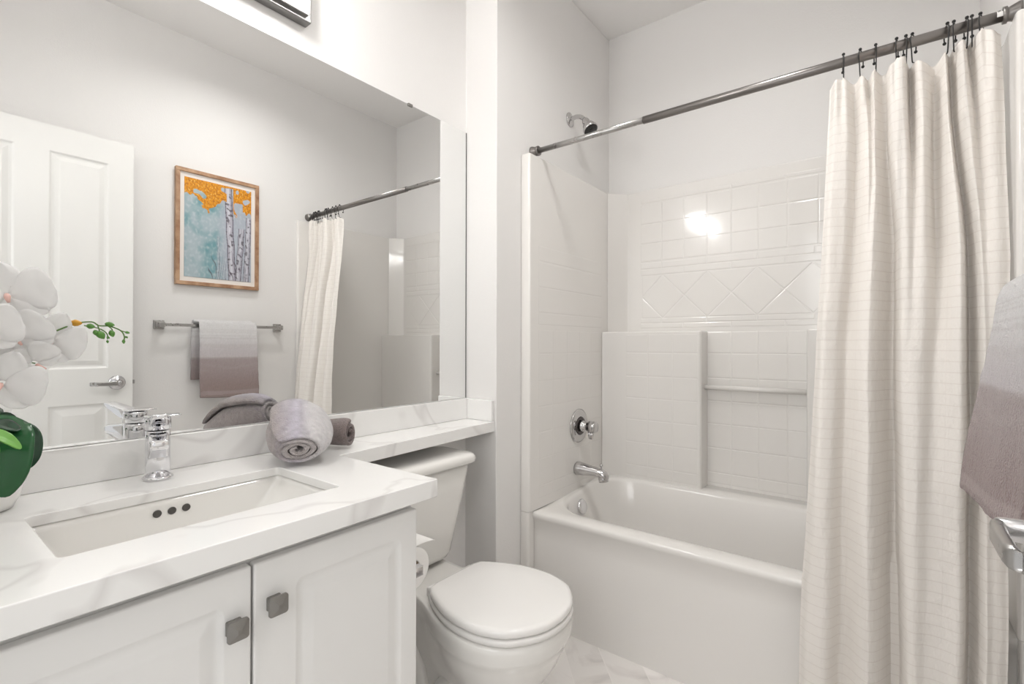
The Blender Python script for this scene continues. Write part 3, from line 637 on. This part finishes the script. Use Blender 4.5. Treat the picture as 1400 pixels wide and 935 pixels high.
# curtain: valleys (lines where the cloth runs back) as x against height
# (track (z, x)), depth by height, width to the left, width to the right
VAL = [
    ([(1.92, -.090), (1.75, -.080), (1.40, -.090), (1.18, -.098), (.80, -.108), (.10, -.118)], [(1.92, .030), (1.5, .035), (1.1, .024), (.8, .028), (.1, .034)], .012, .030),
    ([(1.92, -.052), (1.80, -.045), (1.60, -.045), (1.40, -.055), (1.18, -.06)], [(1.92, .030), (1.7, .02), (1.4, .006), (1.1, 0), (.1, 0)], .010, .010),
    ([(1.92, -.012), (1.70, -.010), (1.45, .006), (1.18, .003), (.80, .004), (.50, .009), (.10, .013)], [(1.92, .035), (1.7, .05), (1.2, .06), (.1, .06)], .026, .0075),
    ([(1.92, .040), (1.78, .043), (1.60, .046), (1.40, .046), (1.18, .040)], [(1.92, .045), (1.75, .04), (1.55, .018), (1.3, .006), (1.1, 0), (.1, 0)], .008, .012),
    ([(1.92, .086), (1.70, .090), (1.40, .094), (1.18, .090), (.80, .07), (.10, .06)], [(1.92, .040), (1.7, .045), (1.4, .034), (1.15, .014), (.9, .010), (.1, .012)], .012, .022),
    ([(1.92, .122), (1.75, .128), (1.50, .150), (1.40, .155), (1.18, .156), (.80, .153), (.10, .146)], [(1.92, .045), (1.5, .052), (1.1, .06), (.1, .06)], .010, .012),
    ([(1.92, .160), (1.75, .170), (1.50, .182), (1.18, .187), (.80, .187), (.10, .18)], [(1.92, .035), (1.6, .014), (1.3, .005), (.1, .01)], .010, .010),
]
LEFT = [(1.92, -.144), (1.80, -.147), (1.45, -.160), (1.09, -.171), (.80, -.185), (.47, -.203), (.10, -.214)]
RIGHT = [(1.92, .216), (1.60, .222), (1.37, .226), (.80, .215), (.37, .212), (.10, .214)]
def track(T, z):
    for (z0, x0), (z1, x1) in zip(T, T[1:]):
        if z >= z1: t = max(0, (z0 - z) / (z0 - z1)); return lerp(x0, x1, t)
    return T[-1][1]
hooks = list(zip(hx, hz))
def ztop(x):
    if x < hx[0]: return hz[0] - .006 - .05 * ss(.012, .04, hx[0] - x) * .25
    if x > hx[-1]: return hz[-1] - .02 * ss(0, .03, x - hx[-1])
    for (a, za), (b, zb) in zip(hooks, hooks[1:]):
        if a <= x <= b:
            t = (x - a) / (b - a); return lerp(za, zb, t) - .9 * (b - a) * (t * (1 - t)) ** .8 + .002
    return 1.92
NU, NV = 420, 200
bm = BM(); uvl = {}
ZB = .06
def cpoint(u, v):
    # u across, v down
    zt = 1.92; z = lerp(zt, ZB, v)
    l, r = track(LEFT, z), track(RIGHT, z); x = lerp(l, r, u)
    base = lerp(1.692, 1.582, ss(1.9, .60, z))
    off = 0
    for T, D, wl, wr in VAL:
        d = x - track(T, z); k = track(D, z) * 1.4; wd = (wl if d < 0 else wr) * (1.0 + .35 * ss(1.7, .6, z))
        off = max(off, k * math.exp(-(abs(d) / wd) ** 2.0)) + .25 * min(off, k * math.exp(-(abs(d) / wd) ** 2.0))
    off += .014 * math.sin(x * 62 + 1.2 + z * .6) * ss(1.9, 1.5, z) * .6
    off += .022 * math.exp(-((x - l) / .012) ** 2) + .018 * math.exp(-((r - x) / .014) ** 2)
    # top pleating near the hooks
    pk = ss(1.70, 1.92, z) * .006 * math.sin(x * 210)
    wob = .009 * nz(x * 9, z * 1.6, 3) + .0025 * nz(x * 34, z * 8, 9) + .0012 * nz(x * 70, z * 45, 5)
    y = base + off + pk + wob
    xs_ = x + .004 * nz(z * 3.1, x * 8, 7)
    zz = z if v > .0 else z
    f = ss(1.74, 1.92, z)
    zz = z + (ztop(x) - 1.92) * f
    y = min(y, lerp(1.80, 1.6635, ss(.75, .55, z)))
    return (xs_, y, zz)
R = grid(bm, cpoint, NU, NV)
uvlay = bm.loops.layers.uv.new('UVMap')
# arc-length based uv from the 30th row
acc = [0]; row = R[80]
for a, b in zip(row, row[1:]): acc.append(acc[-1] + (a.co - b.co).length)
idx = {}
for j, rw in enumerate(R):
    for i, vv_ in enumerate(rw): idx[vv_] = (acc[i], (1.92 - ZB) * j / (NV - 1))
for f in bm.faces:
    for lp in f.loops: lp[uvlay].uv = idx[lp.vert]
cu = ob('shower_curtain', bm, CURT, smooth=True, solid=.0012)
tag(cu, 'long cream checked shower curtain drawn to the right end of the rod', 'curtain')

# ------------------------------------------------------------------ right wall: towel bar, towel, picture, ring
TBX, TBZ = .203, 1.248
tb = thing('towel_bar', 'brushed metal towel bar on the wall below the painting', 'towel bar', (RX, 1.2, TBZ))
for y in (.894, 1.512):
    bm = BM(); box(bm, RX - .012, RX - .0003, y - .024, y + .024, TBZ - .024, TBZ + .024); o1 = ob('wall_plate', bm, SATIN, tb, bevel=.003)
    bm = BM(); loft(bm, [[(x, y + p[0], TBZ + p[1]) for p in rrect(-s, s, -s, s, .003, 3)] for x, s in ((RX - .012, .018), (RX - .03, .012), (TBX + .01, .012), (TBX - .007, .013), (TBX - .008, .011))]); ob('post', bm, SATIN, tb)
bm = BM(); box(bm, TBX - .005, TBX + .005, .89, 1.516, TBZ - .008, TBZ + .008); ob('bar', bm, SATIN, tb, bevel=.0015)
def ombre(t, n):
    """t: 0 light end .. 1 dark end"""
    light, midc, dark = lin(240, 238, 238), lin(214, 207, 209), lin(160, 141, 138)
    c = mix3(light, midc, ss(.12, .42, t))
    c = mix3(c, dark, ss(.44, .475, t) * .72 + ss(.5, .85, t) * .28)
    if .10 < t < .62:
        s = math.sin(t * 330 + 2 * nz(t * 8)); 
        if s > .45: c = mix3(c, mix3(light, dark, .45 if t < .45 else .75), .33)
    return mix3(c, tuple(q * .86 for q in c), .5 + .5 * n)
path = [(.124, .865), (.122, .875), (.130, .95), (.141, 1.02), (.152, 1.10), (.162, 1.18), (.168, 1.23), (.177, 1.262), (.197, 1.2755), (.213, 1.262), (.217, 1.22), (.218, 1.14), (.222, 1.04), (.226, .955)]
pp = spline([(a, b, 0) for a, b in path], 10); LL = [0]
for a, b in zip(pp, pp[1:]): LL.append(LL[-1] + (b - a).length)
bm = BM(); NP = len(pp)
def tw(u, v):
    k = v * (NP - 1); j = int(min(k, NP - 2)); p = pp[j].lerp(pp[j + 1], k - j); front = 1 - ss(.5, .62, v)
    y0, y1 = 1.056, 1.352
    if front < .5: y0 -= .022; y1 -= .02
    hang = ss(1.25, .9, p.y)
    y = lerp(y0, y1, u) - .010 * hang * u * front
    x = p.x + hang * front * (.034 - .042 * u + .004 * math.sin(u * 9 + 1) + .004 * nz(u * 4, p.y * 5)) + .0015 * nz(u * 30, p.y * 40)
    z = p.y - .006 * hang * math.sin(u * 3) * front
    return (x, y, z)
grid(bm, tw, 110, 150)
tow = ob('hanging_towel', bm, TERRY, smooth=True, solid=.010)
def towcol(c):
    t = (1.262 - c.z) / .39 * .9 + .02; e = nz(c.y * 160, c.z * 160, c.x * 160)
    col = ombre(t, e)
    if c.z < .893 and c.x < .17 and c.z > .872: col = mix3(col, lin(178, 162, 160), .6)
    return col
paint(tow, towcol); tag(tow, 'grey to mauve ombre hand towel hanging over the towel bar', 'towel')

pic = thing('framed_painting', 'framed birch tree painting with orange leaves above the towel bar', 'painting', (RX, 1.18, 1.78))
PY0, PY1, PZ0, PZ1 = .962, 1.393, 1.467, 2.093
fr = BM(); w = .02
xo, xi = RX - .026, RX - .0005
for a, b_, c, d_ in ((PY0, PY1, PZ1 - w, PZ1), (PY0, PY1, PZ0, PZ0 + w), (PY0, PY0 + w, PZ0 + w, PZ1 - w), (PY1 - w, PY1, PZ0 + w, PZ1 - w)): box(fr, xo, xi, a, b_, c, d_)
ob('picture_frame', fr, WOOD, pic, bevel=.002)
ob('mat_board', box(BM(), RX - .014, RX - .002, PY0 + w - .002, PY1 - w + .002, PZ0 + w - .002, PZ1 - w + .002), mat('cream_mat', lin(240, 234, 228), .7), pic)
AY0, AY1, AZ0, AZ1 = PY0 + .042, PY1 - .042, PZ0 + .045, PZ1 - .045
bm = BM(); grid(bm, lambda u, v: (RX - .0155 - .0003 * nz(u * 30, v * 40), lerp(AY0, AY1, u), lerp(AZ1, AZ0, v)), 200, 290)
art = ob('artwork', bm, ARTM, pic, smooth=True, solid=.001)
def artcol(c):
    u = (c.y - AY0) / (AY1 - AY0); v = (AZ1 - c.z) / (AZ1 - AZ0)      # u grows to the right as seen in the mirror
    n1 = .5 + .5 * nz(u * 4, v * 6, 1) + .25 * nz(u * 12, v * 16, 2); n2 = nz(u * 26, v * 30, 4)
    teal, grey, pale = lin(112, 156, 162), lin(168, 184, 190), lin(206, 212, 216)
    c0 = mix3(grey, teal, max(0, min(1, (n1 - .35) * 2.2)) * (1 - ss(.45, .8, u) * .7)); c0 = mix3(c0, lin(176, 180, 192), .75 * ss(.42, .62, u)); c0 = mix3(c0, pale, max(0, n2) * .6 + .25 * max(0, nz(u * 5, v * 3, 17)))
    # distant trunks
    def trunk(cx, wd, lean, v0, shade, seed):
        nonlocal c0
        x = u - (cx + lean * (v - .5)) - .008 * nz(v * 7, seed)
        if abs(x) < wd and v > v0:
            k = x / wd; b = mix3(lin(214, 214, 222), lin(150, 146, 158), ss(-.2, 1.0, abs(k) * .6 + .4 * max(0, k)))
            bark = nz(v * 34 + seed * 3, k * 1.2, seed); 
            if bark > .16: b = mix3(b, lin(66, 56, 64), min(1, (bark - .16) * 5) * .8)
            if nz(v * 12, k * 3, seed + 40) > .2: b = mix3(b, lin(128, 120, 134), .45)
            if abs(k) > .80: b = mix3(b, lin(72, 64, 76), .75)
            c0 = mix3(c0, b, shade)
    trunk(.49, .022, 0, .55, .35, 11); trunk(.70, .016, .04, .35, .45, 14)
    trunk(.95, .045, -.06, .30, .9, 21); trunk(.84, .048, -.10, .43, .95, 5); trunk(.665, .058, .07, .0, 1., 8)
    # twigs
    if v > .66 and .34 < u < .98:
        s = abs(math.sin(u * 60 + 2.2 * math.sin(v * 9 + u * 20)))
        if s < .22: c0 = mix3(c0, lin(84, 76, 84), .75 * ss(.66, .9, v))
    # leaves
    edge = .17 + .13 * math.exp(-((u - .36) / .12) ** 2) + .10 * ss(.66, .75, u) + .07 * nz(u * 6, 2) + .05 * nz(u * 19, v * 19, 3)
    if abs(u - .665) < .062 and v > .02: edge = -1 if abs(u - .66) < .05 else edge
    hole = nz(u * 9, v * 11, 31)
    if v < edge and hole < .33 and not (.72 < u < .86 and v > .16 and nz(u * 5, v * 6, 6) > -.1):
        c0 = mix3(lin(226, 152, 22), lin(176, 104, 20), max(0, min(1, .35 + nz(u * 40, v * 50, 8)))) 
        if nz(u * 60, v * 60, 12) > .42: c0 = lin(236, 190, 90)
    return c0
paint(art, artcol)

# ------------------------------------------------------------------ rolled towels on the counter
def roll(name, label, secs, nw, thick, colfn, seed):
    """soft roll: wound sheet lofted along an axis; secs = (centre, lateral half width, half height)"""
    t = thing(name, label, 'towel', (secs[0][0][0], secs[0][0][1], .849))
    A = Vector(secs[0][0]); B = Vector(secs[-1][0]); ax = (B - A).normalized(); lat = Vector((-ax.y, ax.x, 0)).normalized() * -1
    if lat.x < 0: lat = -lat
    upv = ax.cross(lat); upv = upv if upv.z > 0 else -upv
    C = spline([s[0] for s in secs], 8); Wd = spline([(s[1], s[2], 0) for s in secs], 8); NS = len(C)
    NT = int(46 * nw)
    # wound sheet: outer and inner surface of the spiral
    def P(k, th, side):
        f = k / (NS - 1)
        turns = th / (2 * PI); rel = 1 - (nw - turns) * thick * 1.05 - (side * thick * .86)
        rel = max(rel, .02)
        c = C[k]; a, h = Wd[k].x, Wd[k].y
        endr = 1 - .06 * (1 - ss(0, .06, f)) - .06 * ss(.94, 1, f)
        ang = th + .5
        wob = 1 + .07 * nz(math.cos(ang) * 1.4, math.sin(ang) * 1.4, f * 2 + seed + turns * .8) + .016 * nz(math.cos(ang) * 5, math.sin(ang) * 5, f * 9 + seed) + .008 * nz(math.cos(ang) * 16, math.sin(ang) * 16, f * 30 + seed)
        p = c + lat * (math.cos(ang) * a * rel * wob * endr) + upv * (math.sin(ang) * h * rel * wob * endr)
        # push the ends in and out so that the windings read
        e = (-1 if k == 0 else 1 if k == NS - 1 else 0) * (.0025 * math.sin(turns * 9 + seed) + (.004 if side < .5 else 0) + .0045 * (rel - .5))
        p += ax * e
        p.z = max(p.z, .8505)
        return p
    bm = BM(); info = {}
    ths = [2 * PI * nw * (.06 + .94 * i / NT) for i in range(NT + 1)]
    G = {}
    for s in (0, 1):
        for k in range(NS):
            for i, th in enumerate(ths):
                v = bm.verts.new(P(k, th, s)); G[s, k, i] = v
    for s in (0, 1):
        for k in range(NS - 1):
            for i in range(NT): bm.faces.new((G[s, k, i], G[s, k, i + 1], G[s, k + 1, i + 1], G[s, k + 1, i]))
    for k in (0, NS - 1):
        for i in range(NT): bm.faces.new((G[0, k, i], G[0, k, i + 1], G[1, k, i + 1], G[1, k, i]))
    for i in (0, NT):
        for k in range(NS - 1): bm.faces.new((G[0, k, i], G[0, k + 1, i], G[1, k + 1, i], G[1, k, i]))
    o = ob('wound_cloth', bm, TERRY, t, smooth=True, bevel=0)
    me = o.data; ca = me.color_attributes.new('Col', 'FLOAT_COLOR', 'POINT'); n2_ = (NT + 1)
    for idx_, v in enumerate(me.vertices):
        s = idx_ // (NS * n2_); k = (idx_ // n2_) % NS; i = idx_ % n2_
        ca.data[idx_].color = (*colfn(k / (NS - 1), ths[i] / (2 * PI), s, v.co), 1)
    o.modifiers.new('s', 'SUBSURF').render_levels = 1
    return t
def colA(f, turns, side, co):
    e = nz(co.x * 150, co.y * 150, co.z * 150)
    out = turns % 1.0; q = (turns * 1.0)
    a = (turns + .08) % 1.0
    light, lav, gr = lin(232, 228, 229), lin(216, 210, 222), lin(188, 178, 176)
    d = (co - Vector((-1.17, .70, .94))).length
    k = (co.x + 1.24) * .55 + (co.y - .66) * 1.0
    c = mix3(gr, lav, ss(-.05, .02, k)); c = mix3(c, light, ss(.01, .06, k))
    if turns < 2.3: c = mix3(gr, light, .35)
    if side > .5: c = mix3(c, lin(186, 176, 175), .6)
    if -.04 < k < .05 and turns > 2.2 and math.sin(k * 700) > .3: c = mix3(c, lin(170, 160, 172), .35)
    e += .7 * nz(co.x * 420, co.y * 420, co.z * 420); return mix3(c, tuple(q_ * .74 for q_ in c), .5 + .6 * e)
def colB(f, turns, side, co):
    e = nz(co.x * 150, co.y * 150, co.z * 150); c = lin(150, 136, 133) if turns > 1.2 else lin(132, 118, 116)
    e += .7 * nz(co.x * 420, co.y * 420, co.z * 420); return mix3(c, tuple(q_ * .70 for q_ in c), .5 + .6 * e)
roll('rolled_towel', 'large lavender grey rolled towel lying on the countertop beside the sink',
     [((-1.145, .628, .891), .066, .040), ((-1.175, .645, .906), .086, .056), ((-1.215, .665, .923), .093, .073), ((-1.255, .685, .930), .090, .076), ((-1.29, .700, .940), .070, .066), ((-1.318, .712, .948), .05, .046)], 3.3, .235, colA, 1.3)
roll('rolled_towel', 'small darker taupe rolled towel tucked behind the large rolled towel',
     [((-1.240, .838, .891), .037, .041), ((-1.26, .830, .893), .043, .043), ((-1.29, .815, .892), .042, .041), ((-1.328, .797, .890), .036, .037)], 2.2, .30, colB, 4.1)

# ------------------------------------------------------------------ potted orchid
px, py = -1.287, .110
orc = thing('potted_orchid', 'white artificial orchid with green buds in a white pot', 'plant', (px, py, .849))
bm = BM(); revolve(bm, (px, py, .8495), (0, 0, 1), [(0, .040), (.002, .046), (.02, .055), (.05, .063), (.085, .065), (.12, .060), (.125, .057), (.12, .054), (.10, .054)], 48); ob('pot', bm, POTM, orc, smooth=True)
bm = BM(); revolve(bm, (px, py, .94), (0, 0, 1), [(0, .053), (.008, .05), (.014, .03), (.015, .002)], 32); ob('moss', bm, mat('moss', lin(70, 84, 48), .95, bump=1, bscale=160), orc, smooth=True)
def leaf(pts, wid, mt, name='leaf', fold=.25, nrm=None):
    sp = spline(pts, 8); n = len(sp); b = BM()
    def f(u, v):
        k = v * (n - 1); j = int(min(k, n - 2)); p = sp[j].lerp(sp[j + 1], k - j); t = (sp[j + 1] - sp[j]).normalized()
        side = t.cross(Vector(nrm) if nrm else Vector((0, 0, 1))).normalized() if True else None
        up = side.cross(t).normalized(); s = (u - .5) * 2; w = wid * (math.sin(PI * min(1, (v * .93 + .07)) ** .85) ** .55 if v < 1 else .12)
        return p + side * s * w + up * (-(1 - abs(s) ** 1.3) * fold * w)
    grid(b, f, 13, 30); return ob(name, b, mt, orc, smooth=True, solid=.0016)
# big drooping leaf towards the camera, small dark leaf to the right, two leaves above
leaf([(-1.275, .118, .962), (-1.25, .125, .992), (-1.215, .130, .998), (-1.196, .131, .975), (-1.190, .130, .935), (-1.196, .126, .905), (-1.203, .122, .893)], .041, LEAF, nrm=(1, 0, .6))
leaf([(-1.285, .14, .970), (-1.268, .162, .992), (-1.254, .175, .978), (-1.250, .177, .945), (-1.254, .170, .920)], .0155, LEAFD, nrm=(1, .2, .5))
leaf([(-1.29, .10, .965), (-1.26, .105, 1.0), (-1.235, .128, 1.012), (-1.205, .152, .998)], .024, LEAFD, nrm=(.2, 0, 1))
leaf([(-1.30, .10, .965), (-1.28, .06, 1.01), (-1.24, .05, 1.03), (-1.20, .06, 1.02)], .028, LEAF, nrm=(.2, 0, 1))
leaf([(-1.22, .10, 1.0), (-1.19, .118, 1.001), (-1.170, .135, .990), (-1.165, .150, .972)], .011, LEAFL, nrm=(.8, 0, 1))
leaf([(-1.22, .09, .998), (-1.185, .105, .996), (-1.166, .116, .982), (-1.162, .122, .966)], .010, LEAFL, nrm=(.9, 0, 1))
# stems
stemp = spline([(px, py, .95), (-1.285, .09, 1.02), (-1.27, .075, 1.10), (-1.245, .075, 1.18), (-1.215, .10, 1.20), (-1.19, .13, 1.185)], 8)
bm = BM(); tube(bm, stemp, .0028, 8); ob('stem', bm, STEM, orc, smooth=True)
FV = Vector((-0.6118, 0.7910, 0.0046)); 
def at(u, v, x):
    d = Fv + (u - 700) / 671.54 * Rv - (v - 467.5) / 671.54 * Uv
    return Vector((0, 0, 1.15)) + d * (x / d.x)
def flower(c, face, roll_, size, seed):
    """phalaenopsis: two broad lateral petals, three sepals, small lip"""
    c = Vector(c); face = Vector(face).normalized(); u = Vector((0, 0, 1)).cross(face).normalized(); v = face.cross(u)
    ro = math.radians(roll_); u, v = u * math.cos(ro) + v * math.sin(ro), v * math.cos(ro) - u * math.sin(ro)
    fl = bpy.data.objects.new('flower', None); COL.objects.link(fl); fl.parent = orc; fl.matrix_parent_inverse = Matrix.Translation(-orc.location); fl.location = c; fl.empty_display_size = .02; fl['_local'] = 1
    def petal(ang, ln, wd, cup, seedp, back=0):
        a = math.radians(ang); d = u * math.cos(a) + v * math.sin(a); s = d.cross(face)
        b = BM()
        def f(p, q):
            w = wd * (1.42 * (q * .97 + .03) ** .62 * max(0, 1 - (q * .985) ** 3.2) ** .5 if wd > .022 * size else 1.0 * (math.sin(PI * (q * .94 + .03))) ** .7); t = (p - .5) * 2
            r = .004 + ln * q
            hgt = cup * ln * (q * q * .9 - .15) - .10 * wd * t * t * (1 - q * .5) + .06 * ln * nz(q * 3 + seedp, t * 1.4) + .02 * ln * math.sin(t * 7 + seedp) * q * abs(t) - back
            return d * r + s * (t * w) + face * (hgt)
        grid(b, f, 15, 18); ob('petal', b, PETAL, fl, smooth=True, solid=.0007)
    petal(8, .043 * size, .030 * size, .05, seed); petal(172, .043 * size, .030 * size, .05, seed + 2)
    petal(90, .042 * size, .018 * size, -.02, seed + 3, .003); petal(218, .040 * size, .017 * size, .0, seed + 4, .003); petal(322, .040 * size, .017 * size, .0, seed + 5, .003)
    b = BM(); ball(b, face * .005 + v * -.003, .0034 * size, 10); 
    tube(b, [face * .005, face * .010 - v * .006, face * .009 - v * .014], [.0028 * size, .0032 * size, .0015 * size], 8)
    lp = ob('lip', b, LIP, fl, smooth=True); lp['label'] = 'pink lip'
    b = BM(); tube(b, [-face * .002, -face * .02 + Vector((0, 0, -.004))], .0012, 6); ob('flower_stalk', b, STEM, fl, smooth=True)
    del fl['_local']
flower(at(10, 404, -1.15), (.95, -.25, .15), 14, 1.30, 1)
flower(at(70, 463, -1.16), (.95, .05, -.05), -22, 1.05, 4)
flower(at(22, 462, -1.14), (.95, -.25, -.02), 35, 1.05, 7)
flower(at(48, 497, -1.14), (.90, .1, -.25), 60, .80, 6)
flower(at(2, 524, -1.12), (.95, -.2, -.05), -18, 1.15, 5)
flower(at(-30, 450, -1.11), (.9, -.3, .1), 10, 1.1, 3)
# bud sprays in front of the mirror
X0 = -1.17
def sp2(pts, r): b = BM(); tube(b, spline([at(u, v, X0 + dx) for u, v, dx in pts], 6), r, 8); return ob('stem', b, STEM, orc, smooth=True)
sp2([(50, 472, .0), (72, 453, 0), (88, 445, 0), (100, 442, 0), (125, 440, 0), (135, 445, 0), (150, 446, 0), (165, 452, 0), (170, 460, 0), (169, 466, 0)], .0012)
sp2([(70, 455, .01), (85, 449, .01), (98, 444, .0)], .0013)
sp2([(133, 443, 0), (136, 452, 0), (138, 457, 0)], .001); sp2([(115, 445, 0), (135, 449, 0), (146, 456, 0), (147, 464, 0)], .001); sp2([(148, 446, 0), (153, 450, 0), (154, 456, 0)], .001); sp2([(165, 452, 0), (172, 454, 0)], .0009)
def bud(u, v, r, dirn, mt, ln=1.3, x=X0):
    c = at(u, v, x); d = Vector(dirn).normalized(); L_ = r * ln
    b = BM(); revolve(b, c - d * L_, d, [(0, .0004), (L_ * .25, r * .62), (L_ * .8, r), (L_ * 1.3, r * .86), (L_ * 1.75, r * .45), (L_ * 2, .0004)], 14); return ob('bud', b, mt, orc, smooth=True)
bud(104, 441.5, .0062, (.55, .83, -.05), BUDY, 1.5)['label'] = 'yellow bud'
bud(138, 458, .0068, (.2, .5, -.8), BUD); bud(153, 456, .0052, (.1, .3, -1), BUD); bud(124, 446, .0052, (.5, .8, -.2), BUD); bud(150, 443.5, .0050, (.5, .8, -.2), BUD, 1.6)
bud(131, 455, .0045, (.1, .3, -1), BUD); bud(174, 454.5, .0026, (.5, .8, -.3), BUD, 1.6); bud(169, 467, .0028, (0, .1, -1), BUD, 1.5); bud(147, 467, .0022, (0, .2, -1), BUD, 1.4); bud(173, 461, .002, (.3, .6, -.6), BUD, 1.4); bud(148, 461.5, .0022, (.4, .6, -.4), BUD, 1.4)
for o in bpy.data.objects:
    if '_local' in o: del o['_local']
